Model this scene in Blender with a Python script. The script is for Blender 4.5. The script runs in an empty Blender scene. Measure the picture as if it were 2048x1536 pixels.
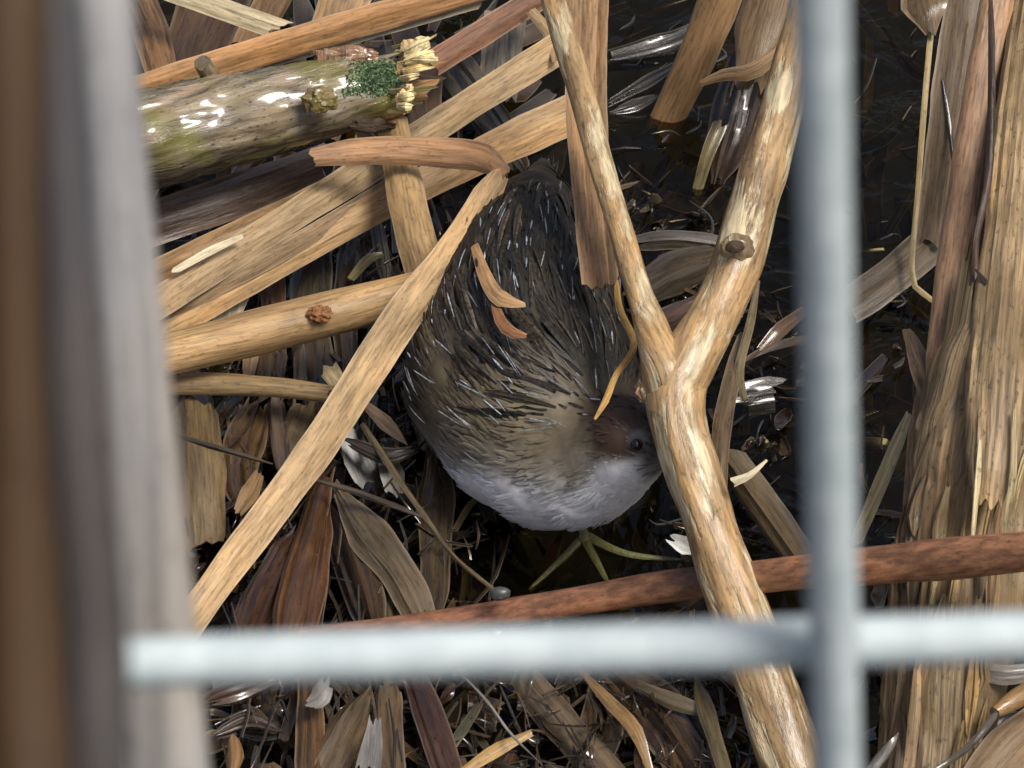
import bpy, math, random
from mathutils import Vector, Matrix, noise
from mathutils.bvhtree import BVHTree

scene = bpy.context.scene
C = scene.collection
R = math.radians

# ------------------------------------------------------------------ camera
D = 2.0                      # metres from the lens to the bird
S = 0.0002                   # metres per photograph pixel at that distance
PITCH = R(40)
FWD = Vector((0, math.cos(PITCH), -math.sin(PITCH)))
RIGHT = Vector((1, 0, 0))
UP = Vector((0, math.sin(PITCH), math.cos(PITCH)))
TARGET = Vector((0, 0, 0.03))
CAM = TARGET - FWD * D
cam_d = bpy.data.cameras.new('camera')
cam = bpy.data.objects.new('camera', cam_d)
C.objects.link(cam)
cam.location = CAM
cam.rotation_euler = (math.pi / 2 - PITCH, 0, 0)
cam_d.sensor_width = 36
cam_d.lens = 36 * D / (2048 * S)
cam_d.clip_start = 0.02
cam_d.clip_end = 500
cam_d.dof.use_dof = True
cam_d.dof.focus_distance = D
cam_d.dof.aperture_fstop = cam_d.lens / 3.0
scene.camera = cam

# ------------------------------------------------------------------ light
SUN_TO = Vector((0.40, -0.26, 0.87)).normalized()      # direction towards the sun
world = bpy.data.worlds.new('World')
scene.world = world
world.use_nodes = True
wn = world.node_tree.nodes
sky = wn.new('ShaderNodeTexSky')
sky.sky_type = 'NISHITA'
sky.sun_disc = False
sky.sun_elevation = math.asin(SUN_TO.z)
sky.sun_rotation = math.atan2(SUN_TO.x, SUN_TO.y)
sky.air_density = 0.8
sky.dust_density = 6.0
wn['Background'].inputs['Strength'].default_value = 0.05
world.node_tree.links.new(sky.outputs[0], wn['Background'].inputs['Color'])
sun_d = bpy.data.lights.new('sun', 'SUN')
sun_d.energy = 1.5
sun_d.angle = R(20)
sun_d.color = (1.0, 0.96, 0.90)
sun = bpy.data.objects.new('sun', sun_d)
C.objects.link(sun)
sun.location = SUN_TO * 5
sun.rotation_euler = SUN_TO.to_track_quat('Z', 'Y').to_euler()
scene.view_settings.view_transform = 'Standard'
scene.view_settings.look = 'None'
scene.view_settings.exposure = 1.0
scene.view_settings.gamma = 1.0
scene.render.engine = 'CYCLES'
scene.cycles.max_bounces = 6
scene.cycles.transparent_max_bounces = 12
scene.cycles.use_denoising = True


# ------------------------------------------------------------------ helpers
def ray(px, py):
    return FWD * D + RIGHT * ((px - 1024) * S) + UP * ((768 - py) * S)


def at(px, py, h):
    """Point on the line of sight of a photograph pixel, h metres above the water."""
    d = ray(px, py)
    return CAM + d * ((h - CAM.z) / d.z)


def at_depth(px, py, depth):
    return CAM + ray(px, py) * (depth / D)


def scale_at(p):
    return S * (p - CAM).dot(FWD) / D


def project(p):
    v = p - CAM
    k = D / v.dot(FWD)
    return 1024 + v.dot(RIGHT) * k / S, 768 - v.dot(UP) * k / S


def srgb(r, g, b):
    f = lambda c: (c / 255 / 12.92) if c / 255 <= 0.04045 else ((c / 255 + 0.055) / 1.055) ** 2.4
    return (f(r), f(g), f(b))


def mesh_obj(name, verts, faces, mat, parent=None, cols=None, uvs=None, acr=None, smooth=True):
    me = bpy.data.meshes.new(name)
    me.from_pydata([tuple(v) for v in verts], [], faces)
    me.validate()
    if smooth:
        me.polygons.foreach_set('use_smooth', [True] * len(me.polygons))
        me.set_sharp_from_angle(angle=R(48))
    if cols is not None:
        a = me.color_attributes.new('Col', 'FLOAT_COLOR', 'POINT')
        flat = []
        for c in cols:
            flat += [c[0], c[1], c[2], 1.0]
        a.data.foreach_set('color', flat)
    if acr is not None:
        a = me.attributes.new('acr', 'FLOAT', 'POINT')
        a.data.foreach_set('value', list(acr))
    if uvs is not None:
        uv = me.uv_layers.new(name='UVMap')
        idx = [0] * len(me.loops)
        me.loops.foreach_get('vertex_index', idx)
        fl = []
        for i in idx:
            fl += [uvs[i][0], uvs[i][1]]
        uv.data.foreach_set('uv', fl)
    for m in (mat if isinstance(mat, (list, tuple)) else [mat]):
        me.materials.append(m)
    o = bpy.data.objects.new(name, me)
    C.objects.link(o)
    if parent:
        o.parent = parent
    return o


def tag(o, label=None, cat=None, group=None, kind=None):
    if label: o['label'] = label
    if cat: o['category'] = cat
    if group: o['group'] = group
    if kind: o['kind'] = kind
    return o


def thing(name, label, cat, loc, group=None):
    o = bpy.data.objects.new(name, None)
    o.location = loc
    o.empty_display_size = 0.01
    C.objects.link(o)
    return tag(o, label, cat, group)


def adopt(o, parent):
    """Parent without moving (parents are unrotated empties)."""
    o.parent = parent
    o.matrix_parent_inverse = Matrix.Translation(-parent.location)


# ------------------------------------------------------------------ materials
def new_mat(name):
    m = bpy.data.materials.new(name)
    m.use_nodes = True
    nt = m.node_tree
    return m, nt, nt.nodes['Principled BSDF'], nt.nodes.new, nt.links.new


def ramp(new, link, src, stops):
    r = new('ShaderNodeValToRGB')
    els = r.color_ramp.elements
    while len(els) < len(stops):
        els.new(0.5)
    for e, (p, c) in zip(els, stops):
        e.position = p
        e.color = (c, c, c, 1) if isinstance(c, (int, float)) else (*c, 1)
    link(src, r.inputs[0])
    return r


def mixc(new, link, fac, a, b, mode='MIX'):
    m = new('ShaderNodeMix')
    m.data_type = 'RGBA'
    m.blend_type = mode
    for sock, v in ((m.inputs[0], fac), (m.inputs[6], a), (m.inputs[7], b)):
        if hasattr(v, 'is_output'):
            link(v, sock)
        elif isinstance(v, tuple):
            sock.default_value = (*v, 1)
        else:
            sock.default_value = v
    return m.outputs[2]


def fibre_mat(name, rough=0.55, coat=0.0, coat_rough=0.08, pale_edge=0.45, dark=0.6, light=1.25, blotch=0.6, speck=0.38,
              bump=0.35, patch=None, patch_amt=(0.55, 0.68), algae=None, stretch=0.07, freq=900, wetpatch=0.0):
    """Plant fibre running along the V direction, tinted by the Col attribute."""
    m, nt, P, new, link = new_mat(name)
    uv = new('ShaderNodeUVMap'); uv.uv_map = 'UVMap'
    oi = new('ShaderNodeObjectInfo')
    off = new('ShaderNodeVectorMath'); off.operation = 'SCALE'
    off.inputs[0].default_value = (3.1, 7.7, 5.3)
    link(oi.outputs['Random'], off.inputs['Scale'])
    add = new('ShaderNodeVectorMath'); add.operation = 'ADD'
    link(uv.outputs[0], add.inputs[0]); link(off.outputs[0], add.inputs[1])
    mp = new('ShaderNodeMapping'); mp.inputs['Scale'].default_value = (1, stretch, 1)
    link(add.outputs[0], mp.inputs[0])
    fib = new('ShaderNodeTexNoise'); fib.inputs['Scale'].default_value = freq
    fib.inputs['Detail'].default_value = 5; fib.inputs['Roughness'].default_value = 0.65
    link(mp.outputs[0], fib.inputs['Vector'])
    blo = new('ShaderNodeTexNoise'); blo.inputs['Scale'].default_value = 45
    blo.inputs['Detail'].default_value = 4; blo.inputs['Distortion'].default_value = 0.6
    mp2 = new('ShaderNodeMapping'); mp2.inputs['Scale'].default_value = (1, 0.3, 1)
    link(add.outputs[0], mp2.inputs[0]); link(mp2.outputs[0], blo.inputs['Vector'])
    spk = new('ShaderNodeTexNoise'); spk.inputs['Scale'].default_value = 700
    spk.inputs['Detail'].default_value = 2
    mp3 = new('ShaderNodeMapping'); mp3.inputs['Scale'].default_value = (1, 0.45, 1)
    link(add.outputs[0], mp3.inputs[0]); link(mp3.outputs[0], spk.inputs['Vector'])
    at_ = new('ShaderNodeAttribute'); at_.attribute_name = 'Col'
    f1 = ramp(new, link, fib.outputs[0], [(0.36, dark), (0.5, 1.0), (0.62, light)])
    col = mixc(new, link, 1.0, at_.outputs['Color'], f1.outputs[0], 'MULTIPLY')
    f2 = ramp(new, link, blo.outputs[0], [(0.36, (0.58, 0.58, 0.60)), (0.5, (1, 1, 1)), (0.64, (1.25, 1.12, 0.95))])
    col = mixc(new, link, blotch, col, mixc(new, link, 1.0, col, f2.outputs[0], 'MULTIPLY'))
    f3 = ramp(new, link, spk.outputs[0], [(0.30, 0.22), (0.40, 1.0)])
    col = mixc(new, link, speck, col, mixc(new, link, 1.0, col, f3.outputs[0], 'MULTIPLY'))
    pf = None
    if patch:
        pn = new('ShaderNodeTexNoise'); pn.inputs['Scale'].default_value = 120
        pn.inputs['Detail'].default_value = 6; pn.inputs['Roughness'].default_value = 0.6
        mp4 = new('ShaderNodeMapping'); mp4.inputs['Scale'].default_value = (1, 0.22, 1)
        link(add.outputs[0], mp4.inputs[0]); link(mp4.outputs[0], pn.inputs['Vector'])
        pf = ramp(new, link, pn.outputs[0], [(patch_amt[0], 0.0), (patch_amt[1], 1.0)])
        col = mixc(new, link, pf.outputs[0], col, mixc(new, link, 1.0, patch, f1.outputs[0], 'MULTIPLY'))
    if algae:
        an = new('ShaderNodeTexNoise'); an.inputs['Scale'].default_value = 38
        an.inputs['Detail'].default_value = 5
        link(add.outputs[0], an.inputs['Vector'])
        af = ramp(new, link, an.outputs[0], [(0.48, 0.0), (0.66, 0.8)])
        col = mixc(new, link, af.outputs[0], col, algae)
    if pale_edge:
        ac = new('ShaderNodeAttribute'); ac.attribute_name = 'acr'
        ab = new('ShaderNodeMath'); ab.operation = 'ABSOLUTE'; link(ac.outputs['Fac'], ab.inputs[0])
        pw = ramp(new, link, ab.outputs[0], [(0.86, 0.0), (1.0, pale_edge)])  # pale rim painted along both margins to suggest lit edges
        col = mixc(new, link, pw.outputs[0], col, mixc(new, link, 0.6, col, (0.62, 0.52, 0.38)))
    link(col, P.inputs['Base Color'])
    rr = ramp(new, link, blo.outputs[0], [(0.3, max(0.05, rough - 0.12 - wetpatch)), (0.7, rough + 0.12)])
    link(rr.outputs[0], P.inputs['Roughness'])
    P.inputs['Coat Weight'].default_value = coat
    P.inputs['Coat Roughness'].default_value = coat_rough
    P.inputs['Specular IOR Level'].default_value = 0.4
    b = new('ShaderNodeBump'); b.inputs['Strength'].default_value = bump
    b.inputs['Distance'].default_value = 0.0006
    hsum = new('ShaderNodeMath'); hsum.operation = 'ADD'
    link(fib.outputs[0], hsum.inputs[0])
    link((pf or blo).outputs[0], hsum.inputs[1])
    link(hsum.outputs[0], b.inputs['Height'])
    link(b.outputs[0], P.inputs['Normal'])
    return m


M = {}
M['dry'] = fibre_mat('dry reed fibre')
M['wet'] = fibre_mat('wet reed fibre', rough=0.3, coat=0.45, pale_edge=0.25, blotch=0.8, bump=0.6, wetpatch=0.1)
M['soak'] = fibre_mat('soaked leaf film', rough=0.24, coat=0.8, pale_edge=0.3, blotch=1.0, bump=0.9, wetpatch=0.1, freq=600)
M['bark'] = fibre_mat('peeling branch bark', rough=0.42, coat=0.12, pale_edge=0, patch=(0.58, 0.48, 0.30), patch_amt=(0.49, 0.56),
                      bump=0.8, speck=0.5, freq=520, stretch=0.14, wetpatch=0.16, blotch=0.9)
M['log'] = fibre_mat('wet log bark', rough=0.3, coat=0.65, pale_edge=0, patch=(0.30, 0.22, 0.14), patch_amt=(0.52, 0.66),
                     algae=(0.16, 0.15, 0.025), bump=1.0, speck=0.9, freq=420, stretch=0.12, dark=0.4, blotch=1.0, wetpatch=0.12)
M['stump'] = fibre_mat('fibrous stump', rough=0.55, coat=0.06, pale_edge=0, dark=0.42, light=1.4, bump=1.0, freq=760, stretch=0.045,
                       algae=(0.20, 0.135, 0.06), blotch=0.9, speck=0.7)
M['rust'] = fibre_mat('rusty reed rind', rough=0.42, coat=0.15, dark=0.6, light=1.45, pale_edge=0.1, bump=0.5, freq=420, stretch=0.3, blotch=0.9)
M['splinter'] = fibre_mat('fresh splintered wood', rough=0.6, pale_edge=0, dark=0.45, light=1.2, bump=0.9, freq=500, stretch=0.4)
M['weathered'] = fibre_mat('weathered grey wood', rough=0.6, pale_edge=0, bump=0.5, freq=240, stretch=0.03, dark=0.6, light=1.3, blotch=0.7)

m, nt, P, new, link = new_mat('galvanised wire')
tc = new('ShaderNodeTexCoord')
n = new('ShaderNodeTexNoise'); n.inputs['Scale'].default_value = 260; n.inputs['Detail'].default_value = 4
link(tc.outputs['Object'], n.inputs['Vector'])
r_ = ramp(new, link, n.outputs[0], [(0.35, (0.48, 0.56, 0.57)), (0.65, (0.62, 0.70, 0.71))])
link(r_.outputs[0], P.inputs['Base Color'])
P.inputs['Metallic'].default_value = 0.0
P.inputs['Roughness'].default_value = 0.48
M['wire'] = m

m, nt, P, new, link = new_mat('dark marsh water')
nt.nodes.remove(P)
out = nt.nodes['Material Output']
tc = new('ShaderNodeTexCoord')
n1 = new('ShaderNodeTexNoise'); n1.inputs['Scale'].default_value = 26; n1.inputs['Detail'].default_value = 3
n1.inputs['Distortion'].default_value = 1.2
link(tc.outputs['Object'], n1.inputs['Vector'])
bp = new('ShaderNodeBump'); bp.inputs['Strength'].default_value = 0.55; bp.inputs['Distance'].default_value = 0.012
link(n1.outputs[0], bp.inputs['Height'])
fr = new('ShaderNodeFresnel'); fr.inputs['IOR'].default_value = 1.33
link(bp.outputs[0], fr.inputs['Normal'])
gl = new('ShaderNodeBsdfGlossy'); gl.inputs['Roughness'].default_value = 0.03
link(bp.outputs[0], gl.inputs['Normal'])
tr = new('ShaderNodeBsdfTransparent'); tr.inputs['Color'].default_value = (0.46, 0.43, 0.30, 1)
mx = new('ShaderNodeMixShader')
link(fr.outputs[0], mx.inputs[0]); link(tr.outputs[0], mx.inputs[1]); link(gl.outputs[0], mx.inputs[2])
link(mx.outputs[0], out.inputs['Surface'])
M['water'] = m

m, nt, P, new, link = new_mat('marsh mud')
tc = new('ShaderNodeTexCoord')
n1 = new('ShaderNodeTexNoise'); n1.inputs['Scale'].default_value = 30; n1.inputs['Detail'].default_value = 7
link(tc.outputs['Object'], n1.inputs['Vector'])
r_ = ramp(new, link, n1.outputs[0], [(0.3, (0.006, 0.005, 0.003)), (0.6, (0.02, 0.017, 0.008)), (0.75, (0.04, 0.034, 0.014))])
link(r_.outputs[0], P.inputs['Base Color']); P.inputs['Roughness'].default_value = 0.9
M['mud'] = m

m, nt, P, new, link = new_mat('plumage')
a_ = new('ShaderNodeAttribute'); a_.attribute_name = 'Col'
tc = new('ShaderNodeTexCoord')
n1 = new('ShaderNodeTexNoise'); n1.inputs['Scale'].default_value = 420; n1.inputs['Detail'].default_value = 4
link(tc.outputs['Object'], n1.inputs['Vector'])
r_ = ramp(new, link, n1.outputs[0], [(0.3, 0.84), (0.7, 1.12)])
link(mixc(new, link, 1.0, a_.outputs['Color'], r_.outputs[0], 'MULTIPLY'), P.inputs['Base Color'])
P.inputs['Roughness'].default_value = 0.55
M['plumage'] = m
m, nt, P, new, link = new_mat('wet feather')
a_ = new('ShaderNodeAttribute'); a_.attribute_name = 'Col'
tc = new('ShaderNodeTexCoord')
n1 = new('ShaderNodeTexNoise'); n1.inputs['Scale'].default_value = 600; n1.inputs['Detail'].default_value = 3
link(tc.outputs['Object'], n1.inputs['Vector'])
r_ = ramp(new, link, n1.outputs[0], [(0.35, 0.5), (0.65, 1.5)])
link(mixc(new, link, 1.0, a_.outputs['Color'], r_.outputs[0], 'MULTIPLY'), P.inputs['Base Color'])
r2 = ramp(new, link, n1.outputs[0], [(0.35, 0.25), (0.65, 0.6)])
link(r2.outputs[0], P.inputs['Roughness'])
P.inputs['Coat Weight'].default_value = 0.2
P.inputs['Coat Roughness'].default_value = 0.2
M['feather'] = m


def plain(name, col, rough=0.5, coat=0.0, scale=400, var=0.35):
    m, nt, P, new, link = new_mat(name)
    tc = new('ShaderNodeTexCoord')
    n1 = new('ShaderNodeTexNoise'); n1.inputs['Scale'].default_value = scale; n1.inputs['Detail'].default_value = 4
    link(tc.outputs['Object'], n1.inputs['Vector'])
    r_ = ramp(new, link, n1.outputs[0], [(0.3, tuple(c * (1 - var) for c in col)), (0.7, tuple(min(1, c * (1 + var)) for c in col))])
    link(r_.outputs[0], P.inputs['Base Color'])
    P.inputs['Roughness'].default_value = rough
    P.inputs['Coat Weight'].default_value = coat
    b = new('ShaderNodeBump'); b.inputs['Strength'].default_value = 0.4; b.inputs['Distance'].default_value = 0.0005
    link(n1.outputs[0], b.inputs['Height']); link(b.outputs[0], P.inputs['Normal'])
    return m


M['leg'] = plain('olive leg skin', (0.105, 0.10, 0.03), 0.4, 0.3, 900)
M['eye'] = plain('dark eye', (0.012, 0.008, 0.006), 0.05, 1.0)
M['beak'] = plain('horn beak', (0.10, 0.09, 0.05), 0.35, 0.2)
M['moss'] = plain('green moss', (0.22, 0.33, 0.18), 0.9, 0, 500, 0.5)
M['darkhole'] = plain('dark hollow tone', (0.05, 0.03, 0.015), 0.8)  # solid dark tone stands in for the shade inside holes
M['snail'] = plain('grey shell', (0.055, 0.055, 0.055), 0.45, 0.2)


# ------------------------------------------------------------------ strands: leaves, stems, twigs
def smooth_path(P4, step=0.005, nmin=6, nmax=110):
    """Catmull-Rom through (Vector, width) points."""
    pts = [p for p, w in P4]; ws = [w for p, w in P4]
    L = sum((b - a).length for a, b in zip(pts, pts[1:]))
    n = max(nmin, min(nmax, int(L / step)))
    if len(pts) == 2:
        pts = [pts[0], pts[0].lerp(pts[1], 0.5), pts[1]]; ws = [ws[0], (ws[0] + ws[1]) / 2, ws[1]]
    e = [pts[0] * 2 - pts[1]] + pts + [pts[-1] * 2 - pts[-2]]
    we = [ws[0]] + ws + [ws[-1]]
    cum = [0]
    for a, b in zip(pts, pts[1:]):
        cum.append(cum[-1] + (b - a).length)
    res = []
    for i in range(n + 1):
        s = cum[-1] * i / n
        k = 0
        while k < len(pts) - 2 and cum[k + 1] < s:
            k += 1
        t = (s - cum[k]) / max(1e-9, cum[k + 1] - cum[k])
        p0, p1, p2, p3 = e[k:k + 4]
        p = 0.5 * ((2 * p1) + (p2 - p0) * t + (2 * p0 - 5 * p1 + 4 * p2 - p3) * t * t + (3 * p1 - p0 - 3 * p2 + p3) * t ** 3)
        w = we[k + 1] * (1 - t) + we[k + 2] * t
        res.append((p, w, s))
    return res, cum[-1]


def strand_data(pts, kind='flat', seed=0, roll=0.0, twist=0.0, curl=0.12, thick=0.0009, ridge=0.035, rag=0.3, wob=0.06,
                n=None, step=0.005, squash=1.0, bumpy=0.0, taper=(1, 1), world_pts=False, bow=0.0, slant=0.0, fiss=0.0):
    """Cross-sections swept along a path. pts: (px, py, height, width in photo pixels)."""
    rnd = random.Random(seed)
    P4 = []
    for q in pts:
        if world_pts:
            P4.append((Vector(q[0]), q[1]))
        else:
            p = at(q[0], q[1], q[2])
            P4.append((p, q[3] * scale_at(p)))
    path, L = smooth_path(P4, step)
    flat = kind != 'round'
    n = n or (9 if flat else 16)
    verts, uvs, acr = [], [], []
    prof = [rnd.uniform(-1, 1) for _ in range(64)]
    endoff = [[1.6 * noise.noise((k_ * 0.37 + seed * 1.31, e_ * 9.1, 0.4)) + 0.3 * rnd.uniform(-1, 1) for k_ in range(64)] for e_ in range(2)]
    so = rnd.uniform(0, 100)
    m_ = len(path)
    ring = 2 * n if flat else n
    for i, (p, w, s) in enumerate(path):
        a = path[max(0, i - 1)][0]; b = path[min(m_ - 1, i + 1)][0]
        T = (b - a).normalized()
        V = (CAM - p).normalized()
        Sd = T.cross(V)
        if Sd.length < 1e-4: Sd = RIGHT.copy()
        Sd.normalize()
        N = Sd.cross(T).normalized()
        f = i / (m_ - 1)
        ang = roll + twist * (f - 0.5)
        S2 = Sd * math.cos(ang) + N * math.sin(ang)
        N2 = N * math.cos(ang) - Sd * math.sin(ang)
        comp = 1 / max(0.55, math.cos(ang)) if flat else 1.0
        wv = w * comp * (1 + wob * noise.noise((s * 45 + so, 1.7, seed)))
        wv *= taper[0] + (1 - taper[0]) * min(1, f * 6) if f < 1 / 6 else 1
        wv *= taper[1] + (1 - taper[1]) * min(1, (1 - f) * 5) if f > 0.8 else 1
        for j in range(ring):
            if flat:
                top = j < n
                k = j if top else 2 * n - 1 - j
                u = -1 + 2 * k / (n - 1)
                uu = u + 0.05 * noise.noise((s * 70 + so, u * 2, 3.3)) * (1 if abs(u) > 0.8 else 0.2)
                if kind == 'vee':
                    z = -abs(u + 0.15) * 0.30 * w
                elif kind == 'channel':
                    z = (u * u) * curl * w
                else:
                    z = -(u * u) * curl * w
                z += ridge * w * prof[k % 64] + ridge * 0.8 * w * noise.noise((s * 30 + so, u * 3, seed * 0.7))
                q = p + S2 * (uu * wv / 2) + N2 * (z if top else z - thick * (1 - 0.6 * u * u))
                A = u; U = u * w / 2 + (0.05 if not top else 0)
            else:
                th = 2 * math.pi * j / n
                rr = 0.5 * wv * (1 + ridge * prof[j % 64] + bumpy * noise.noise((s * 28 + so, math.cos(th) * 1.3, math.sin(th) * 1.3))
                                 + bumpy * 0.5 * noise.noise((s * 90 + so, math.cos(th) * 4, math.sin(th) * 4))
                                 - fiss * max(0, 0.55 - 2.2 * abs(noise.noise((s * 22 + so, math.cos(th) * 5, math.sin(th) * 5)))))
                q = p + S2 * (math.cos(th) * rr) + N2 * (math.sin(th) * rr * squash)
                A = 0.0; U = th * w / 2; k = j
            q = q + N * bow * math.sin(f * math.pi)
            if slant and f > 0.35:
                q = q + T * slant * (math.sin(2 * math.pi * j / n) - 1) * w * (f - 0.35)
            e = None
            if i == 0: e = -endoff[0][k % 64]
            elif i == m_ - 1: e = endoff[1][k % 64]
            if e is not None:
                q = q + T * (e * rag * min(w, 0.02))
            verts.append(q); uvs.append((U, s)); acr.append(A)
    faces = []
    for i in range(m_ - 1):
        for j in range(ring):
            j2 = (j + 1) % ring
            faces.append((i * ring + j, i * ring + j2, (i + 1) * ring + j2, (i + 1) * ring + j))
    if flat:
        for base in (0, (m_ - 1) * ring):
            for k in range(n - 1):
                q = (base + k, base + k + 1, base + 2 * n - 2 - k, base + 2 * n - 1 - k)
                faces.append(q if base else q[::-1])
    else:
        faces.append(tuple(range(ring))[::-1]); faces.append(tuple((m_ - 1) * ring + j for j in range(ring)))
    return verts, faces, uvs, acr


SEED = [10]


def strand(name, pts, col, mat='dry', label=None, cat='reed', group=None, parent=None, endcol=None, **kw):
    SEED[0] += 1
    kw.setdefault('seed', SEED[0])
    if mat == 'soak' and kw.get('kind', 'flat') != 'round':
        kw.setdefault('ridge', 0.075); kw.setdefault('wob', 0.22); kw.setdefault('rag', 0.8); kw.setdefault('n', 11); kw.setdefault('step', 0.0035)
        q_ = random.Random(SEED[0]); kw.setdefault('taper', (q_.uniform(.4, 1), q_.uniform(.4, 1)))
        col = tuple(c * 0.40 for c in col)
    elif mat == 'wet':
        kw.setdefault('ridge', 0.05); kw.setdefault('wob', 0.14)
        col = tuple(c * 0.66 for c in col)
    v, f, uv, ac = strand_data(pts, **kw)
    lum = 0.3 * col[0] + 0.6 * col[1] + 0.1 * col[2]
    c0 = Vector(col).lerp(Vector((lum * 1.12, lum * 1.02, lum * 0.74)), 0.15)
    c0 = Vector((c0[0], c0[1] * 1.025, c0[2] * 0.98))
    n_ = len(v)
    if endcol:
        c1 = Vector(endcol)
        cols = [c0.lerp(c1, i / n_) for i in range(n_)]
    else:
        cols = [c0] * n_
    if parent is None:
        base = sum(v, Vector()) / n_
        base.z = min(q.z for q in v)
        v = [q - base for q in v]
    o = mesh_obj(name, v, f, M[mat] if isinstance(mat, str) else mat, cols=cols, uvs=uv, acr=ac)
    if parent is None:
        o.location = base
    else:
        adopt(o, parent)
    return tag(o, label, cat if label and parent is None else None, group)


TAN = (0.46, 0.29, 0.145)
TAN2 = (0.40, 0.235, 0.105)
PALE = (0.58, 0.46, 0.29)
BROWN = (0.27, 0.145, 0.065)
ORANGE = (0.38, 0.185, 0.07)
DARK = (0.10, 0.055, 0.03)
REDBR = (0.20, 0.085, 0.045)
PURPLE = (0.20, 0.12, 0.09)
GREY = (0.30, 0.25, 0.19)
GREYW = (0.17, 0.14, 0.11)
RUST = (0.33, 0.135, 0.06)
CREAM = (0.62, 0.52, 0.36)

# ------------------------------------------------------------------ the setting
def sheet(name, z, size, n, mat, amp=0.0):
    v, f = [], []
    for i in range(n + 1):
        for j in range(n + 1):
            # finer near the middle, reaching far out
            a = (i / n * 2 - 1); b = (j / n * 2 - 1)
            x = math.copysign(abs(a) ** 3, a) * size; y = math.copysign(abs(b) ** 3, b) * size
            v.append(Vector((x, y, z + amp * noise.fractal((x * 9, y * 9, 0), 1.0, 2.0, 4))))
    for i in range(n):
        for j in range(n):
            f.append((i * (n + 1) + j, (i + 1) * (n + 1) + j, (i + 1) * (n + 1) + j + 1, i * (n + 1) + j + 1))
    return tag(mesh_obj(name, v, f, mat), kind='structure')


sheet('mud_bed', -0.095, 60, 120, M['mud'], 0.012)
sheet('water', 0.0, 60, 8, M['water'])

# ------------------------------------------------------------------ the log with its broken end
log = thing('log', 'thick wet mossy log with a broken pale splintered right end', 'log', at(520, 260, 0.0))
LOGP = [(120, 318, 0.075, 212), (270, 285, 0.075, 205), (400, 252, 0.076, 196), (540, 222, 0.077, 184), (680, 192, 0.078, 160), (815, 165, 0.080, 128)]
strand('bark', LOGP, (0.215, 0.17, 0.115), 'log', parent=log, kind='round', n=72, bumpy=0.13, ridge=0.012, rag=0.5,
       step=0.002, slant=0.55, seed=4, fiss=0.06)
strand('heartwood', [(520, 232, 0.074, 140), (680, 198, 0.075, 118), (770, 180, 0.078, 104), (800, 174, 0.078, 92)], (0.36, 0.20, 0.08), 'splinter',
       parent=log, kind='round', n=28, bumpy=0.22, ridge=0.1, rag=1.2, step=0.003, seed=5)


def lump(name, px, py, h, rx, ry, col, mat, parent, seed, amp=0.35, sub=4, fr=2.2):
    import bmesh
    bm = bmesh.new()
    bmesh.ops.create_icosphere(bm, subdivisions=sub, radius=1)
    c = at(px, py, h); s = scale_at(c)
    V = (CAM - c).normalized(); X = RIGHT; Y = V.cross(X).normalized()
    vs, uv = [], []
    for b in bm.verts:
        q = b.co.copy()
        k = 1 + amp * noise.fractal((q.x * fr + seed, q.y * fr, q.z * fr), 1.0, 2.0, 4) + amp * 0.5 * abs(noise.noise((q.x * 6, q.y * 6, seed)))
        q *= k
        vs.append(c + X * q.x * rx * s + Y * q.y * ry * s + V * q.z * min(rx, ry) * s * 0.8)
        uv.append((q.x * rx * s, q.y * ry * s))
    fs = [tuple(v.index for v in f.verts) for f in bm.faces]
    bm.free()
    o = mesh_obj(name, vs, fs, M[mat] if isinstance(mat, str) else mat, cols=[col] * len(vs), uvs=uv, acr=[0] * len(vs))
    o.data.set_sharp_from_angle(angle=R(26))
    adopt(o, parent)
    return o


srn = random.Random(9)
lump('splintered_end', 826, 112, .090, 26, 34, (0.70, 0.50, 0.24), 'splinter', log, 3, 0.22, 4, 1.5)
lump('splintered_end', 800, 160, .087, 14, 36, (0.40, 0.25, 0.10), 'splinter', log, 13, 0.3, 4, 1.7)
lump('splintered_end', 806, 203, .090, 14, 22, (0.70, 0.50, 0.24), 'splinter', log, 8, 0.25, 4, 1.7)
for x0, y0, x1, y1, w0, hh in [(806, 108, 862, 82, 26, .098), (810, 126, 872, 106, 28, .099), (806, 142, 866, 130, 20, .097), (822, 92, 850, 76, 22, .0965), (800, 158, 838, 150, 16, .095),
                           (800, 178, 826, 174, 16, .094), (796, 196, 828, 192, 20, .096), (794, 212, 824, 214, 18, .095), (816, 118, 876, 120, 16, .1005)]:
    strand('torn_slab', [(x0, y0, hh - .004, w0 * .8), ((x0 + x1) / 2, (y0 + y1) / 2, hh, w0), (x1, y1, hh - .001, w0 * .8)], (0.86, 0.68, 0.36), 'splinter', parent=log,
           n=11, thick=0.004, ridge=0.10, rag=0.2, curl=0.18, step=0.0015, wob=0.25)
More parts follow.
